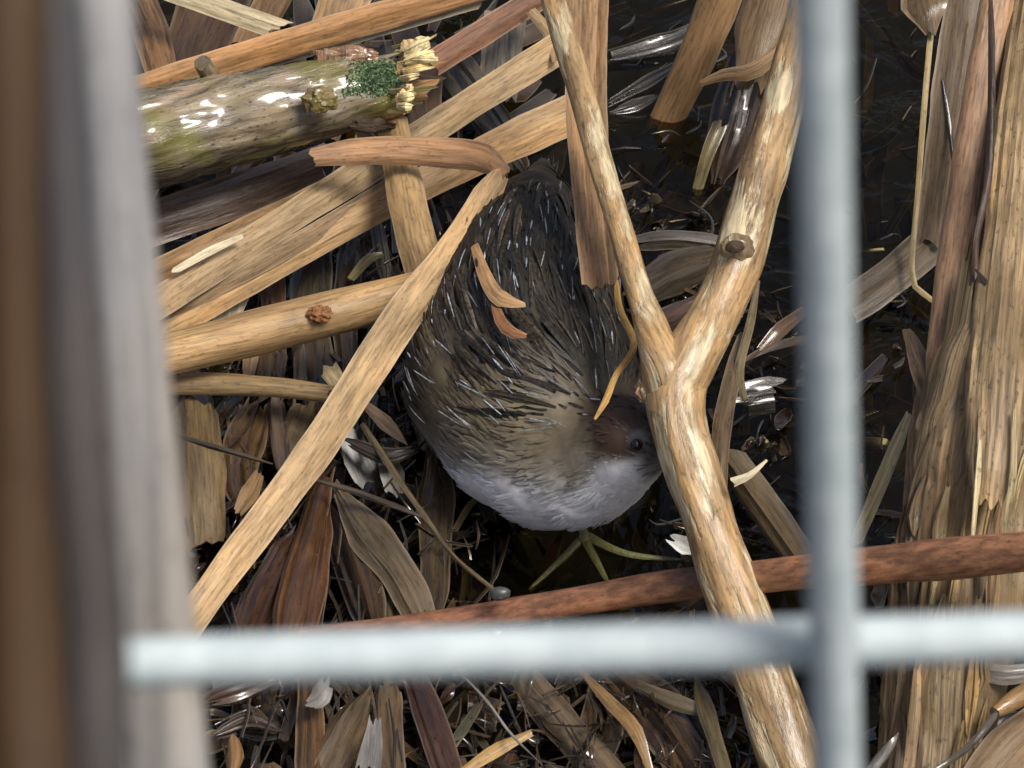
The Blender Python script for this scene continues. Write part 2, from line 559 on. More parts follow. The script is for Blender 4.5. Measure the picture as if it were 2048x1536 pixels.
for k in range(0, 46, 2):
    if k < 22: cx, cy, hh, ln, c = srn.gauss(815, 14), srn.uniform(82, 140), .094, srn.uniform(22, 66), (0.80, 0.58, 0.26)
    elif k < 34: cx, cy, hh, ln, c = srn.gauss(796, 8), srn.uniform(178, 226), .091, srn.uniform(16, 36), (0.76, 0.54, 0.24)
    else: cx, cy, hh, ln, c = srn.gauss(792, 8), srn.uniform(128, 190), .089, srn.uniform(14, 34), (0.55, 0.34, 0.14)
    w0 = srn.uniform(5, 13); ln *= 0.8
    a_ = srn.gauss(12, 16)
    ex, ey = cx + ln * math.cos(R(a_)), cy - ln * math.sin(R(a_))
    cc = tuple(q * srn.uniform(0.7, 1.05) for q in c)
    strand('splinter', [(cx - 14, cy + 4, hh - .006, w0), ((cx + ex) / 2, (cy + ey) / 2 + srn.uniform(-4, 4), hh + srn.uniform(-.003, .003), w0 * 0.9), (ex, ey, hh + srn.uniform(-.004, .003), w0 * 0.55)],
           cc, 'splinter', parent=log, n=4, thick=0.0016, ridge=0.12, rag=1.4, roll=srn.uniform(-.8, .8), step=0.002)
lump('bark_burl', 640, 200, 0.094, 34, 26, (0.22, 0.13, 0.09), 'log', log, 21, 0.28)
lump('bark_burl', 690, 112, 0.094, 62, 18, (0.28, 0.15, 0.08), 'log', log, 22, 0.28)
lump('dark_hollow', 745, 252, 0.078, 42, 14, (0.1, 0.05, 0.02), 'darkhole', log, 31, 0.3)
strand('branch_stub', [(432, 170, 0.085, 44), (405, 125, 0.10, 34)], (0.22, 0.16, 0.13), 'log', parent=log, kind='round', bumpy=0.15, rag=0.25, step=0.002)
# moss: little upright blades in a patch
rnd = random.Random(5)


def tuft_patch(name, spots, mat, parent, length=0.0011, width=0.0006):
    vs, fs = [], []
    for p, nrm in spots:
        t = Vector((rnd.uniform(-1, 1), rnd.uniform(-1, 1), rnd.uniform(-1, 1))) * 0.7
        d = (nrm + t).normalized() * length * rnd.uniform(0.5, 1.3)
        sd = d.cross(Vector((rnd.uniform(-1, 1), rnd.uniform(-1, 1), rnd.uniform(-1, 1)))).normalized() * width
        k = len(vs)
        vs += [p - sd, p + sd, p + d * 0.6 + sd * 0.8, p + d, p + d * 0.6 - sd * 0.8]
        fs += [(k, k + 1, k + 2, k + 3, k + 4)]
    o = mesh_obj(name, vs, fs, mat, smooth=False)
    adopt(o, parent)
    return tag(o, kind='stuff')


bpy.context.view_layer.update()
bark_me = log.children[0]
bvh_log = BVHTree.FromPolygons([v.co.copy() for v in bark_me.data.vertices], [tuple(p.vertices) for p in bark_me.data.polygons])


def hit(bvh, px, py):
    loc, nrm, i, d = bvh.ray_cast(CAM, ray(px, py).normalized())
    return loc, nrm


spots = []
for _ in range(2600):
    x = rnd.gauss(758, 30); y = rnd.gauss(152, 22)
    if not (690 < x < 806 and 118 < y < 192): continue
    l, nn = hit(bvh_log, x, y)
    if l: spots.append((l, (CAM - l).normalized()))
for _ in range(350):
    x = rnd.uniform(520, 615); y = 352 - (x - 520) * 0.62 + rnd.gauss(0, 7)
    l, nn = hit(bvh_log, x, y)
    if l: spots.append((l, (CAM - l).normalized()))
for _ in range(250):
    x = rnd.uniform(685, 760); y = 182 - (x - 685) * 0.1 + rnd.gauss(0, 5)
    l, nn = hit(bvh_log, x, y)
    if l: spots.append((l, (CAM - l).normalized()))
tuft_patch('moss', spots, M['moss'], log)

# ------------------------------------------------------------------ the forked branch
br = thing('forked_branch', 'forked bare branch with peeling tan bark crossing in front of the bird', 'branch', at(1700, 1800, 0))
strand('main_limb', [(1730, 2000, -0.03, 150), (1650, 1720, 0.0, 140), (1575, 1500, 0.025, 130), (1525, 1350, 0.042, 124), (1465, 1180, 0.062, 112),
                     (1408, 1010, 0.082, 104), (1364, 880, 0.097, 108), (1350, 815, 0.104, 116), (1352, 765, 0.109, 122), (1384, 712, 0.115, 112),
                     (1424, 640, 0.121, 100), (1458, 565, 0.128, 98), (1484, 493, 0.135, 104), (1518, 370, 0.146, 98), (1560, 230, 0.158, 88), (1596, 90, 0.17, 80), (1640, -60, 0.185, 76)],
       (0.40, 0.245, 0.115), 'bark', parent=br, kind='round', n=36, bumpy=0.10, ridge=0.015, step=0.003, fiss=0.05)
strand('side_limb', [(1376, 905, 0.082, 50), (1354, 832, 0.100, 88), (1331, 745, 0.114, 94), (1309, 675, 0.120, 70), (1293, 625, 0.122, 60), (1270, 560, 0.125, 54), (1240, 455, 0.130, 52), (1205, 340, 0.136, 52),
                     (1170, 210, 0.145, 55), (1140, 110, 0.152, 54), (1108, 0, 0.16, 50), (1085, -70, 0.165, 46)],
       (0.41, 0.255, 0.12), 'bark', parent=br, kind='round', n=26, bumpy=0.09, ridge=0.02, step=0.003, fiss=0.05)
lump('knot', 1474, 497, 0.1405, 34, 30, (0.30, 0.22, 0.12), 'bark', br, 41, 0.12)
lump('knot_hole', 1470, 494, 0.1465, 19, 13, (0.1, 0.1, 0.1), 'darkhole', br, 42, 0.2, 3)
lump('knot', 1296, 778, 0.108, 22, 30, (0.34, 0.20, 0.10), 'bark', br, 43, 0.35)
strand('bark_flake', [(1462, 966, 0.096, 20), (1500, 950, 0.099, 14), (1534, 920, 0.103, 5)], CREAM, 'dry', parent=br, n=5, thick=0.0005)

# ------------------------------------------------------------------ the bird
bird = thing('bird', 'small dark streaked marsh bird with white breast wading behind the forked branch', 'bird', at(1060, 800, 0.0))
BALLS = [(1085, 335, 0.052, 22), (1078, 385, 0.053, 52), (1068, 440, 0.054, 98), (1060, 510, 0.054, 145), (1050, 590, 0.054, 188), (1044, 670, 0.053, 215),
         (1044, 750, 0.051, 233), (1075, 820, 0.049, 218), (1115, 872, 0.048, 190), (1160, 905, 0.050, 152), (1205, 905, 0.058, 120), (1240, 892, 0.067, 98),
         (1268, 882, 0.075, 84), (1290, 888, 0.077, 66), (1318, 905, 0.076, 34), (1338, 915, 0.075, 22)]
import bmesh
bm = bmesh.new()
prev = None
for (px, py, h, r) in BALLS:
    c = at(px, py, h); rr = r * scale_at(c)
    steps = [(c, rr)] if prev is None else [(prev[0].lerp(c, k / 3), prev[1] + (rr - prev[1]) * k / 3) for k in (1, 2, 3)]
    for cc, r2 in steps:
        bmesh.ops.create_icosphere(bm, subdivisions=3, radius=r2, matrix=Matrix.Translation(cc))
    prev = (c, rr)
tmp_me = bpy.data.meshes.new('tmp'); bm.to_mesh(tmp_me); bm.free()
tmp = bpy.data.objects.new('tmp', tmp_me); C.objects.link(tmp)
md = tmp.modifiers.new('r', 'REMESH'); md.mode = 'VOXEL'; md.voxel_size = 0.0022
md = tmp.modifiers.new('s', 'SMOOTH'); md.iterations = 14; md.factor = 0.5
dg = bpy.context.evaluated_depsgraph_get()
ev = tmp.evaluated_get(dg); bme = ev.to_mesh()
bv = [v.co.copy() for v in bme.vertices]; bf = [tuple(p.vertices) for p in bme.polygons]
bn = [v.normal.copy() for v in bme.vertices]
bv = [p + q * (0.0016 * noise.noise(p * 55) + 0.0007 * noise.noise(p * 160)) for p, q in zip(bv, bn)]
ev.to_mesh_clear()
bpy.data.objects.remove(tmp); bpy.data.meshes.remove(tmp_me)


def sstep(a, b, x):
    t = max(0, min(1, (x - a) / (b - a)))
    return t * t * (3 - 2 * t)


WHITE = Vector((0.92, 0.92, 0.93)); OLIVE = Vector((0.15, 0.12, 0.072)); BLK = Vector((0.012, 0.010, 0.007))
FLANK = Vector((0.10, 0.078, 0.052)); CROWN = Vector((0.055, 0.030, 0.016)); FACE = Vector((0.20, 0.195, 0.19)); GREYB = Vector((0.27, 0.25, 0.215))


def plume(p):
    """Plumage colour over the body, plus a shadow tone right of the face."""
    x, y = project(p)
    nz = noise.noise(p * 90) * 22 + noise.noise(p * 300) * 12
    c = OLIVE.copy()
    c = c.lerp(FLANK, sstep(0.1, 0.9, noise.noise(p * 160) + 0.4) * 0.6)
    c = c.lerp(Vector((0.05, 0.042, 0.03)), sstep(905, 825, x + nz) * sstep(960, 860, y) * 0.85)
    c = c.lerp(BLK, sstep(790, 690, y + nz * 1.5 + (1060 - x) * 0.28))
    ks = [(780, 915), (880, 932), (950, 945), (1050, 962), (1110, 975), (1155, 985), (1190, 955), (1225, 925), (1330, 915)]
    yw = ks[0][1] if x < ks[0][0] else ks[-1][1]
    for (xa, ya), (xb, yb) in zip(ks, ks[1:]):
        if xa <= x <= xb: yw = ya + (yb - ya) * (x - xa) / (xb - xa)
    c = c.lerp(GREYB, sstep(-95, 0, y - yw + nz) * 0.75)
    c = c.lerp(WHITE, sstep(-28, 26, y - yw + nz * .9))
    if y > 300 and x > 1150:
        hd = math.hypot(x - 1262, (y - 850) * 1.1)
        c = c.lerp(CROWN, sstep(112, 70, hd + nz) * sstep(938, 905, y))
        c = c.lerp(FACE, sstep(44, 20, math.hypot((x - 1292), (y - 876) * 1.7)))
        c = c.lerp(Vector((0.07, 0.06, 0.05)), sstep(1268, 1308, x + nz * .6) * sstep(1000, 925, y) * 0.9)  # shadow painted over the right side of face and throat
    return c


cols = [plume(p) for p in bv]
n_body = len(bv)
verts, faces, mats_i = list(bv), list(bf), [0] * len(bf)


def limb(pts, n=8):
    global verts, faces
    v, f, _, _ = strand_data(pts, kind='round', n=n, ridge=0.0, bumpy=0.28, rag=0.0, step=0.0012, seed=3)
    k = len(verts)
    verts += v; cols.extend([Vector((0.16, 0.16, 0.04))] * len(v))
    faces += [tuple(i + k for i in q) for q in f]; mats_i.extend([1] * len(f))


limb([(1158, 1000, 0.022, 26), (1162, 1050, 0.008, 20), (1168, 1082, 0.002, 24)])
limb([(1168, 1072, 0.002, 19), (1120, 1120, 0.0006, 16), (1058, 1182, -0.001, 9)])
limb([(1168, 1078, 0.002, 18), (1190, 1120, 0.0006, 16), (1220, 1175, -0.001, 9)])
limb([(1172, 1072, 0.002, 18), (1250, 1108, 0.0006, 15), (1378, 1124, -0.001, 8)])
limb([(1164, 1072, 0.003, 18), (1168, 1040, -0.002, 14), (1172, 1015, -0.004, 8)])
limb([(1000, 850, 0.012, 26), (985, 880, -0.03, 22), (1000, 900, -0.06, 24)])
limb([(1000, 900, -0.06, 22), (1010, 960, -0.061, 14), (1020, 990, -0.061, 8)])
bb = bird.location
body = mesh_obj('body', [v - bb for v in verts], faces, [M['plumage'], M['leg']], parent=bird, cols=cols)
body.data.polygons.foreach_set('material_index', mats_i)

bvh = BVHTree.FromPolygons(bv, bf)
spine = [at(px, py, h) for px, py, h, r in BALLS]


def flow(p):
    """From head to tail along the spine."""
    k = min(range(len(spine)), key=lambda i: (spine[i] - p).length)
    a = spine[min(len(spine) - 1, k + 1)]; b = spine[max(0, k - 1)]
    return (b - a).normalized()


def feather_geo(root, nrm, d, ln, wd, col, tip, lift=0.12, rows=5, arch=0.15, shaft=None):
    sd = d.cross(nrm).normalized()
    vs, cs, fs = [], [], []
    for i in range(rows):
        t = i / (rows - 1)
        w = wd * (0.45 + 0.75 * math.sin(min(1, t * 1.25) * math.pi * 0.62)) * (1 if t < 0.75 else math.sqrt(max(0.0, 1 - ((t - 0.75) / 0.26) ** 2)) + 0.02)
        c0 = root + d * ln * t + nrm * (ln * lift * t - ln * ln / 0.09 * t * t)
        for u in (-1, 0, 1):
            vs.append(c0 + sd * u * w * 0.5 - nrm * (w * arch * u * u))
            e = sstep(0.45, 1.0, t) * 0.9 if u == 0 else 0.45 + 0.55 * t
            cc = Vector(col).lerp(Vector(tip), e)
            if shaft is not None and u == 0: cc = Vector(shaft)
            cs.append(cc)
    for i in range(rows - 1):
        for u in range(2):
            a = i * 3 + u
            fs.append((a, a + 1, a + 4, a + 3))
    return vs, fs, cs


# contour feathers, uncountable: one mass of small overlapping plumes
rnd = random.Random(11)
PV, PF, PC = [], [], []
areas = []
for q in bf:
    pts = [bv[i] for i in q]
    areas.append(((pts[1] - pts[0]).cross(pts[-1] - pts[0])).length)
picks = rnd.choices(range(len(bf)), weights=areas, k=11000)
big = []
for fi in picks:
    q = bf[fi]
    a, b = rnd.random(), rnd.random()
    p = bv[q[0]].lerp(bv[q[1]], a).lerp(bv[q[-1]].lerp(bv[q[2 % len(q)]], a), b)
    nr = bn[q[0]]
    x, y = project(p)
    if p.z < 0.004 or y < 385: continue
    d = flow(p); d = (d - nr * d.dot(nr))
    if d.length < 0.35:
        d = Vector((-0.25, 0.1, -1.0)); d = d - nr * d.dot(nr)
        if d.length < 0.1: continue
    d.normalize()
    d = (d + nr.cross(d) * rnd.gauss(0, 0.14)).normalized()
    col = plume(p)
    back = sstep(820, 700, y + (1060 - x) * 0.25)
    headness = sstep(150, 80, math.hypot(x - 1275, y - 880))
    ln = (0.0085 + 0.0085 * back) * (1 - 0.55 * headness) * rnd.uniform(0.7, 1.35)
    wd = (0.0013 - 0.0002 * back) * (1 - 0.4 * headness) * rnd.uniform(0.6, 1.3)
    tip = col * rnd.uniform(0.9, 1.15)
    if back > 0.4 and rnd.random() < 0.55:
        tip = col.lerp(Vector((0.10, 0.075, 0.04)), rnd.uniform(0.1, 0.7))
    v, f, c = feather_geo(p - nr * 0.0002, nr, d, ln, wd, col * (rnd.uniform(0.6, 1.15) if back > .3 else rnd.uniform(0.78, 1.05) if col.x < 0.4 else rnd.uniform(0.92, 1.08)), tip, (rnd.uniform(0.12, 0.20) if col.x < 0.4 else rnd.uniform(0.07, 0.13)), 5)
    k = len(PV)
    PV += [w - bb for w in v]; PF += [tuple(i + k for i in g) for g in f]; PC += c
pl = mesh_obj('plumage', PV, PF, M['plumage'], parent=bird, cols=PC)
tag(pl, kind='stuff')

# long back and wing feathers one can pick out, each a part
for row, (y0, x0, x1, cnt) in enumerate([(812, 1010, 1200, 14), (775, 930, 1215, 22), (725, 900, 1235, 26), (675, 895, 1240, 28), (620, 900, 1235, 28), (565, 920, 1220, 26), (510, 950, 1200, 22), (455, 975, 1170, 18), (410, 1000, 1140, 12)]):
    for k in range(cnt):
        x = x0 + (x1 - x0) * (k + 0.5) / cnt + rnd.uniform(-9, 9); y = y0 + rnd.uniform(-26, 26)
        l, nr = hit(bvh, x, y)
        if l is None: continue
        if nr.dot(CAM - l) < 0: nr = -nr
        d = flow(l); d = (d - nr * d.dot(nr)).normalized()
        d = (d + nr.cross(d) * rnd.gauss(0, 0.07)).normalized()
        brown = rnd.random() < 0.30 + 0.25 * sstep(640, 760, y)
        edge = (Vector((0.16, 0.12, 0.065)) if brown else Vector((0.05, 0.04, 0.028))) * rnd.uniform(0.25, 0.75)
        cc = BLK * rnd.uniform(0.7, 1.6) if not (brown and rnd.random() < .4) else Vector((0.10, 0.075, 0.04))
        v, f, c = feather_geo(l + nr * 0.0006, nr, d, rnd.uniform(0.018, 0.032), rnd.uniform(0.0013, 0.0026), cc, edge, rnd.uniform(0.09, 0.16), 8, 0.3,
                              shaft=BLK * rnd.uniform(.8, 2))
        mesh_obj('feather', [w - bb for w in v], f, M['feather'], parent=bird, cols=c)
# narrow pale flecks on the mantle, doubling as painted wet highlights
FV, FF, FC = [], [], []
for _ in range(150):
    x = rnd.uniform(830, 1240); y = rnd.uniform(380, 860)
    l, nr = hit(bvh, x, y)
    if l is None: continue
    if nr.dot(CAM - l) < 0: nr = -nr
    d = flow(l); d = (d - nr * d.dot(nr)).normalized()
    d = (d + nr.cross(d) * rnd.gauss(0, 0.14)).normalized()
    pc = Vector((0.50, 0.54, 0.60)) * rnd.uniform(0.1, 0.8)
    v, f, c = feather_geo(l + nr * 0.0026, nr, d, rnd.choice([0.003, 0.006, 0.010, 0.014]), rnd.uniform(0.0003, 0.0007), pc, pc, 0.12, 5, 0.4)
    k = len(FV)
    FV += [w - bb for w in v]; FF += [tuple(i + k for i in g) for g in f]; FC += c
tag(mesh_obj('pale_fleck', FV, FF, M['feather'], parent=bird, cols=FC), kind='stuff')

l, nr = hit(bvh, 1274, 889)
bme = bmesh.new(); bmesh.ops.create_uvsphere(bme, u_segments=16, v_segments=10, radius=0.0024)
eye = mesh_obj('eye', [l - bb + v.co + nr * 0.0004 for v in bme.verts], [tuple(v.index for v in f.verts) for f in bme.faces], M['eye'], parent=bird)
bme.free()
v, f, uv, ac = strand_data([(1310, 903, 0.0775, 40), (1345, 922, 0.0755, 28), (1392, 948, 0.071, 8)], kind='round', n=12, ridge=0, rag=0, step=0.002, squash=0.8)
mesh_obj('beak', [w - bb for w in v], f, M['beak'], parent=bird)

# ------------------------------------------------------------------ reeds, leaves and stems that can be told apart
def reed(pts, col, label, mat='dry', name='reed_leaf', cat='dead leaf', **kw):
    return strand(name, pts, col, mat, label, cat, **kw)


# upper left tangle
reed([(262, 185, .056, 62), (560, 92, .052, 62), (1010, -40, .05, 56)], ORANGE, 'long orange-brown reed leaf running behind the log up to the top edge', kind='vee')
reed([(530, 118, .044, 40), (960, -4, .042, 40)], GREY, 'grey-brown reed leaf tucked along the underside of the orange reed above the log')
reed([(310, -30, .062, 44), (562, 60, .055, 44)], PALE, 'short pale beige reed ending against the orange reed above the log', rag=0.5)
reed([(262, -30, .035, 80), (300, 60, .033, 78), (330, 170, .03, 60)], BROWN, 'brown leaf hanging down from the top edge beside the grey post', 'wet')
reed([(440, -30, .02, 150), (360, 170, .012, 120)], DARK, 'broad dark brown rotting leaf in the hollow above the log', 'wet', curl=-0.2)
reed([(700, -30, .03, 100), (650, 100, .02, 90)], (0.33, 0.19, 0.09), 'wide tan leaf base poking down from the top edge above the log middle')
reed([(560, -30, .022, 70), (500, 90, .015, 70)], BROWN, 'brown leaf seen in the gap right of the short pale reed', 'wet')
reed([(858, 132, .046, 52), (1105, -22, .048, 52)], REDBR, 'dark red-brown reed slanting up beside the splintered log end', 'dry')
reed([(850, 260, .02, 70), (850, 90, .02, 70)], DARK, 'dark brown upright leaf just right of the splintered log end', 'wet')
reed([(890, 100, .024, 78), (945, 180, .02, 80), (1025, 290, .012, 62)], GREYW, 'wet grey leaf under the crossing reeds right of the splintered log end', 'soak')
reed([(1012, 20, .022, 84), (995, 190, .014, 76)], GREY, 'grey-brown leaf blade upright left of the thin branch limb', 'wet')
reed([(1060, 20, .05, 20), (1100, 70, .05, 24), (1112, 120, .05, 16)], TAN, 'small tan leaf scrap touching the thin branch limb near the top')
reed([(930, 190, .012, 66), (1030, 330, .006, 46)], GREYW, 'drab wet leaf dipping under the tan reeds above the bird', 'soak')
reed([(280, 625, .06, 60), (540, 455, .058, 60), (760, 318, .055, 60), (960, 190, .052, 60), (1118, 90, .05, 62)], (0.36, 0.24, 0.13),
     'longest two-tone tan and grey reed slanting from the post to the thin limb', kind='vee', roll=0.25)
reed([(300, 672, .045, 62), (540, 535, .045, 62), (760, 412, .045, 62), (960, 312, .045, 70), (1155, 222, .045, 84)], TAN2,
     'wide tan reed lying just below the longest two-tone reed', name='reed_leaf')
reed([(300, 640, .05, 40), (560, 505, .05, 40), (780, 372, .046, 34)], (0.28, 0.18, 0.10), 'narrow grey-brown reed squeezed between the two long slanting reeds', kind='vee')
reed([(280, 455, .03, 90), (460, 395, .032, 88), (650, 322, .03, 70)], PURPLE, 'purple-brown wet leaf lying under the log', 'wet')
reed([(310, 548, .04, 58), (520, 448, .042, 56), (745, 340, .04, 46)], (0.30, 0.16, 0.06), 'orange-brown leaf between the log and the longest reed', kind='vee')
reed([(352, 540, .065, 14), (420, 502, .066, 18), (490, 470, .065, 10)], CREAM, 'thin torn cream strip of leaf on the longest reed', n=5, rag=0.8)
reed([(782, 225, .068, 62), (800, 330, .069, 72), (830, 470, .068, 82), (872, 610, .062, 84)], (0.44, 0.265, 0.115), 'thick tan stem standing behind the folded reed left of the bird', kind='flat', curl=0.3, name='dry_reed', cat='reed', thick=0.002)
fold = thing('folded_reed', 'long tan reed folded sharply at its top, crossing left of the bird', 'reed', at(420, 1240, 0.0))
strand('folded_tip', [(625, 316, .077, 36), (700, 306, .079, 56), (800, 302, .081, 58), (900, 308, .083, 60), (965, 316, .085, 62), (1012, 348, .087, 26)], (0.46, 0.245, 0.13), 'dry', parent=fold, roll=-0.2, rag=0.15, kind='flat', ridge=0.05)
strand('long_blade', [(1006, 344, .086, 34), (975, 392, .085, 60), (915, 490, .084, 64), (790, 657, .081, 78), (639, 892, .074, 74), (446, 1153, .062, 66), (350, 1285, .05, 66)], TAN, 'dry', parent=fold, curl=0.16, roll=0.15, thick=0.0018)
r12 = thing('dry_reed', 'thick round tan stem with a small node, running from the post to the folded reed', 'reed', at(600, 640, 0.0))
strand('stem', [(250, 738, .05, 78), (330, 712, .052, 82), (480, 672, .054, 92), (620, 637, .055, 92), (760, 602, .056, 84), (880, 570, .056, 78)], (0.47, 0.275, 0.115), 'dry', parent=r12, kind='round', n=22, bumpy=0.05, ridge=0.02)
lump('node', 640, 627, 0.0635, 24, 16, (0.26, 0.12, 0.045), 'splinter', r12, 51, 0.3, 4)
reed([(330, 772, .035, 40), (420, 768, .035, 46), (560, 776, .036, 42), (668, 790, .036, 36)], (0.30, 0.19, 0.085), 'short round brown stem level below the thick noded stem', name='dry_reed', cat='reed', kind='round', bumpy=0.08, n=16)
reed([(500, 545, .036, 44), (470, 590, .034, 58), (450, 648, .03, 50)], CREAM, 'pale cream leaf fragment between the slanting reeds and the noded stem', rag=0.6)
reed([(545, 505, .02, 48), (548, 690, .012, 46)], REDBR, 'dark reddish upright leaf right of the pale cream fragment', 'soak')
reed([(635, 470, .02, 78), (620, 640, .014, 78), (640, 830, .006, 80)], (0.15, 0.11, 0.075), 'broad grey-brown wet leaf upright behind the noded stem', 'soak')
reed([(712, 460, .018, 56), (690, 620, .012, 52), (700, 790, .006, 50)], (0.17, 0.11, 0.065), 'brown wet upright leaf left of where the folded reed crosses', 'soak')
reed([(752, 440, .02, 30), (772, 560, .016, 26)], GREYW, 'slim grey leaf against the left side of the thick tan stem', 'soak')
reed([(700, 560, .022, 14), (735, 520, .024, 22), (765, 508, .024, 10)], (0.30, 0.26, 0.12), 'tiny yellowish leaf tip floating left of the thick tan stem', 'wet', n=5)
reed([(505, 690, .02, 34), (495, 760, .018, 24)], TAN, 'small tan leaf point just under the noded stem', 'wet', taper=(1, .3))
reed([(545, 690, .016, 60), (535, 770, .014, 60)], BROWN, 'brown wet leaf piece between the noded stem and the short stem', 'soak')
reed([(655, 735, .024, 40), (690, 785, .024, 30)], PALE, 'pale leaf scrap beside the right end of the short brown stem', 'dry')
reed([(602, 690, .017, 26), (600, 780, .014, 28)], (0.24, 0.18, 0.15), 'thin pinkish grey leaf under the noded stem', 'soak')

# lower left
reed([(382, 790, .03, 110), (392, 930, .026, 112), (402, 1085, .015, 90)], (0.24, 0.155, 0.075), 'wide brown stem standing in water right beside the grey post', 'wet', name='dry_reed', cat='reed', curl=0.3)
reed([(520, 800, .02, 60), (490, 880, .016, 84), (480, 960, .012, 70), (510, 1030, .008, 40)], BROWN, 'brown twisted wet leaf right of the wide brown stem', 'soak', twist=0.8)
reed([(520, 945, .024, 22), (500, 985, .024, 42), (475, 1025, .022, 20)], TAN2, 'small curled tan leaf tip left of the long folded reed', 'wet')
reed([(553, 800, .022, 34), (560, 880, .018, 36), (570, 960, .014, 26)], (0.26, 0.18, 0.15), 'pinkish grey leaf strip left of the long folded reed', 'soak')
reed([(620, 800, .02, 58), (590, 870, .018, 54), (570, 950, .012, 40)], (0.28, 0.19, 0.10), 'tan-brown wet leaf tucked against the long folded reed', 'soak')
reed([(655, 940, .026, 42), (622, 1060, .024, 62), (570, 1290, .022, 78)], (0.28, 0.12, 0.05), 'glossy orange-brown leaf emerging below the long folded reed', 'soak', kind='vee')
reed([(600, 1060, .02, 60), (540, 1180, .016, 86), (490, 1300, .012, 90)], REDBR, 'wide dark red-brown leaf under the lower end of the folded reed', 'soak')
reed([(652, 1010, .021, 34), (640, 1130, .021, 44), (610, 1290, .02, 40)], (0.23, 0.10, 0.05), 'narrow red-brown leaf beside the glossy orange-brown one', 'soak', kind='vee')
reed([(650, 990, .018, 50), (690, 1090, .018, 86), (745, 1260, .016, 84)], (0.12, 0.072, 0.045), 'broad dark pleated leaf in the middle of the lower left litter', 'soak', kind='vee', roll=-0.2)
reed([(672, 975, .024, 34), (730, 1060, .024, 74), (800, 1150, .02, 84), (850, 1250, .012, 70)], (0.24, 0.17, 0.10), 'tan-grey leaf fanning from the folded reed towards the rust reed', 'soak')
reed([(880, 870, .016, 50), (872, 1000, .014, 72), (870, 1150, .010, 64), (860, 1260, .006, 50)], (0.20, 0.125, 0.06), 'mottled brown leaf upright in the water left of the bird breast', 'soak')
reed([(790, 1100, .012, 60), (780, 1250, .010, 64)], (0.26, 0.17, 0.09), 'crumpled tan leaf end above the left half of the rust reed', 'soak', rag=0.9)
reed([(640, 1130, .016, 40), (620, 1290, .014, 44)], (0.15, 0.08, 0.045), 'dark leaf strip between the red-brown leaves above the wire', 'soak')
reed([(720, 800, .04, 14), (770, 845, .036, 30), (815, 890, .032, 10)], (0.26, 0.16, 0.10), 'small pointed brown leaf between the folded reed and the bird', 'wet', n=6, taper=(.4, .2))
reed([(690, 880, .03, 26), (770, 912, .03, 36), (830, 900, .03, 18)], (0.13, 0.10, 0.08), 'wet dark leaf edge lying across the water left of the bird', 'soak')
reed([(800, 780, .02, 16), (850, 860, .02, 26), (905, 940, .012, 22)], (0.13, 0.09, 0.055), 'thin wet leaf following the bird\'s left flank', 'soak')
reed([(910, 1060, .012, 12), (940, 1010, .012, 14), (968, 985, .012, 6)], (0.24, 0.16, 0.06), 'tiny tan fibre in front of the bird breast', 'wet', n=5)

# thin twigs
def twig(pts, col, label, mat='wet', **kw):
    kw.setdefault('n', 8)
    kw.setdefault('taper', (0.5, 0.3))
    return strand('twig', pts, col, mat, label, 'twig', kind='round', bumpy=0.2, **kw)


twig([(350, 868, .07, 10), (430, 895, .07, 14), (545, 928, .07, 9)], (0.09, 0.065, 0.05), 'thin dark twig sticking out from the post towards the folded reed')
twig([(610, 955, .034, 7), (700, 980, .034, 14), (790, 1012, .034, 14), (858, 1040, .034, 8)], (0.13, 0.10, 0.08), 'dark wet twig from the folded reed pointing at the bird foot')
budtwig = thing('twig', 'slender tan twig ending in a grey bud on the rust reed', 'twig', at(1000, 1190, 0.0))
strand('stalk', [(725, 850, .03, 14), (790, 950, .032, 14), (850, 1035, .034, 12), (905, 1110, .036, 10), (990, 1182, .04, 9)], (0.20, 0.14, 0.07), 'wet', parent=budtwig, kind='round', n=8, bumpy=0.15)
lump('bud', 1000, 1187, 0.042, 20, 14, (0.1, 0.1, 0.1), 'snail', budtwig, 61, 0.15, 3)

# around the bird
def on_bird(px, py, w, off=0.006):
    l, nn = hit(bvh, px, py)
    return (px, py, l.z + off, w)


reed([on_bird(948, 490, 16), on_bird(972, 556, 30, .007), on_bird(1000, 596, 34, .008), on_bird(1052, 610, 8, .007)], (0.40, 0.22, 0.10), 'orange-brown dead leaf scrap stuck on the bird\'s back', n=7, twist=0.5)
reed([on_bird(985, 585, 14), on_bird(1000, 640, 24, .007), on_bird(1022, 664, 26, .008), on_bird(1054, 672, 8, .007)], (0.33, 0.13, 0.05), 'small rusty curled leaf scrap lower on the bird\'s back', n=7)
reed([(1232, 560, .104, 9), (1240, 620, .104, 15), (1268, 690, .103, 14), (1232, 750, .102, 12), (1212, 800, .101, 14), (1190, 838, .100, 5)], (0.50, 0.27, 0.06), 'thin bright orange fibre hanging left of the branch fork', n=5, thick=0.0006)
reed([(1175, -40, .135, 88), (1172, 180, .125, 84), (1185, 400, .115, 80), (1200, 556, .106, 74)], (0.30, 0.17, 0.085), 'broad brown leaf hanging straight down behind the thin branch limb', rag=0.4, kind='channel')

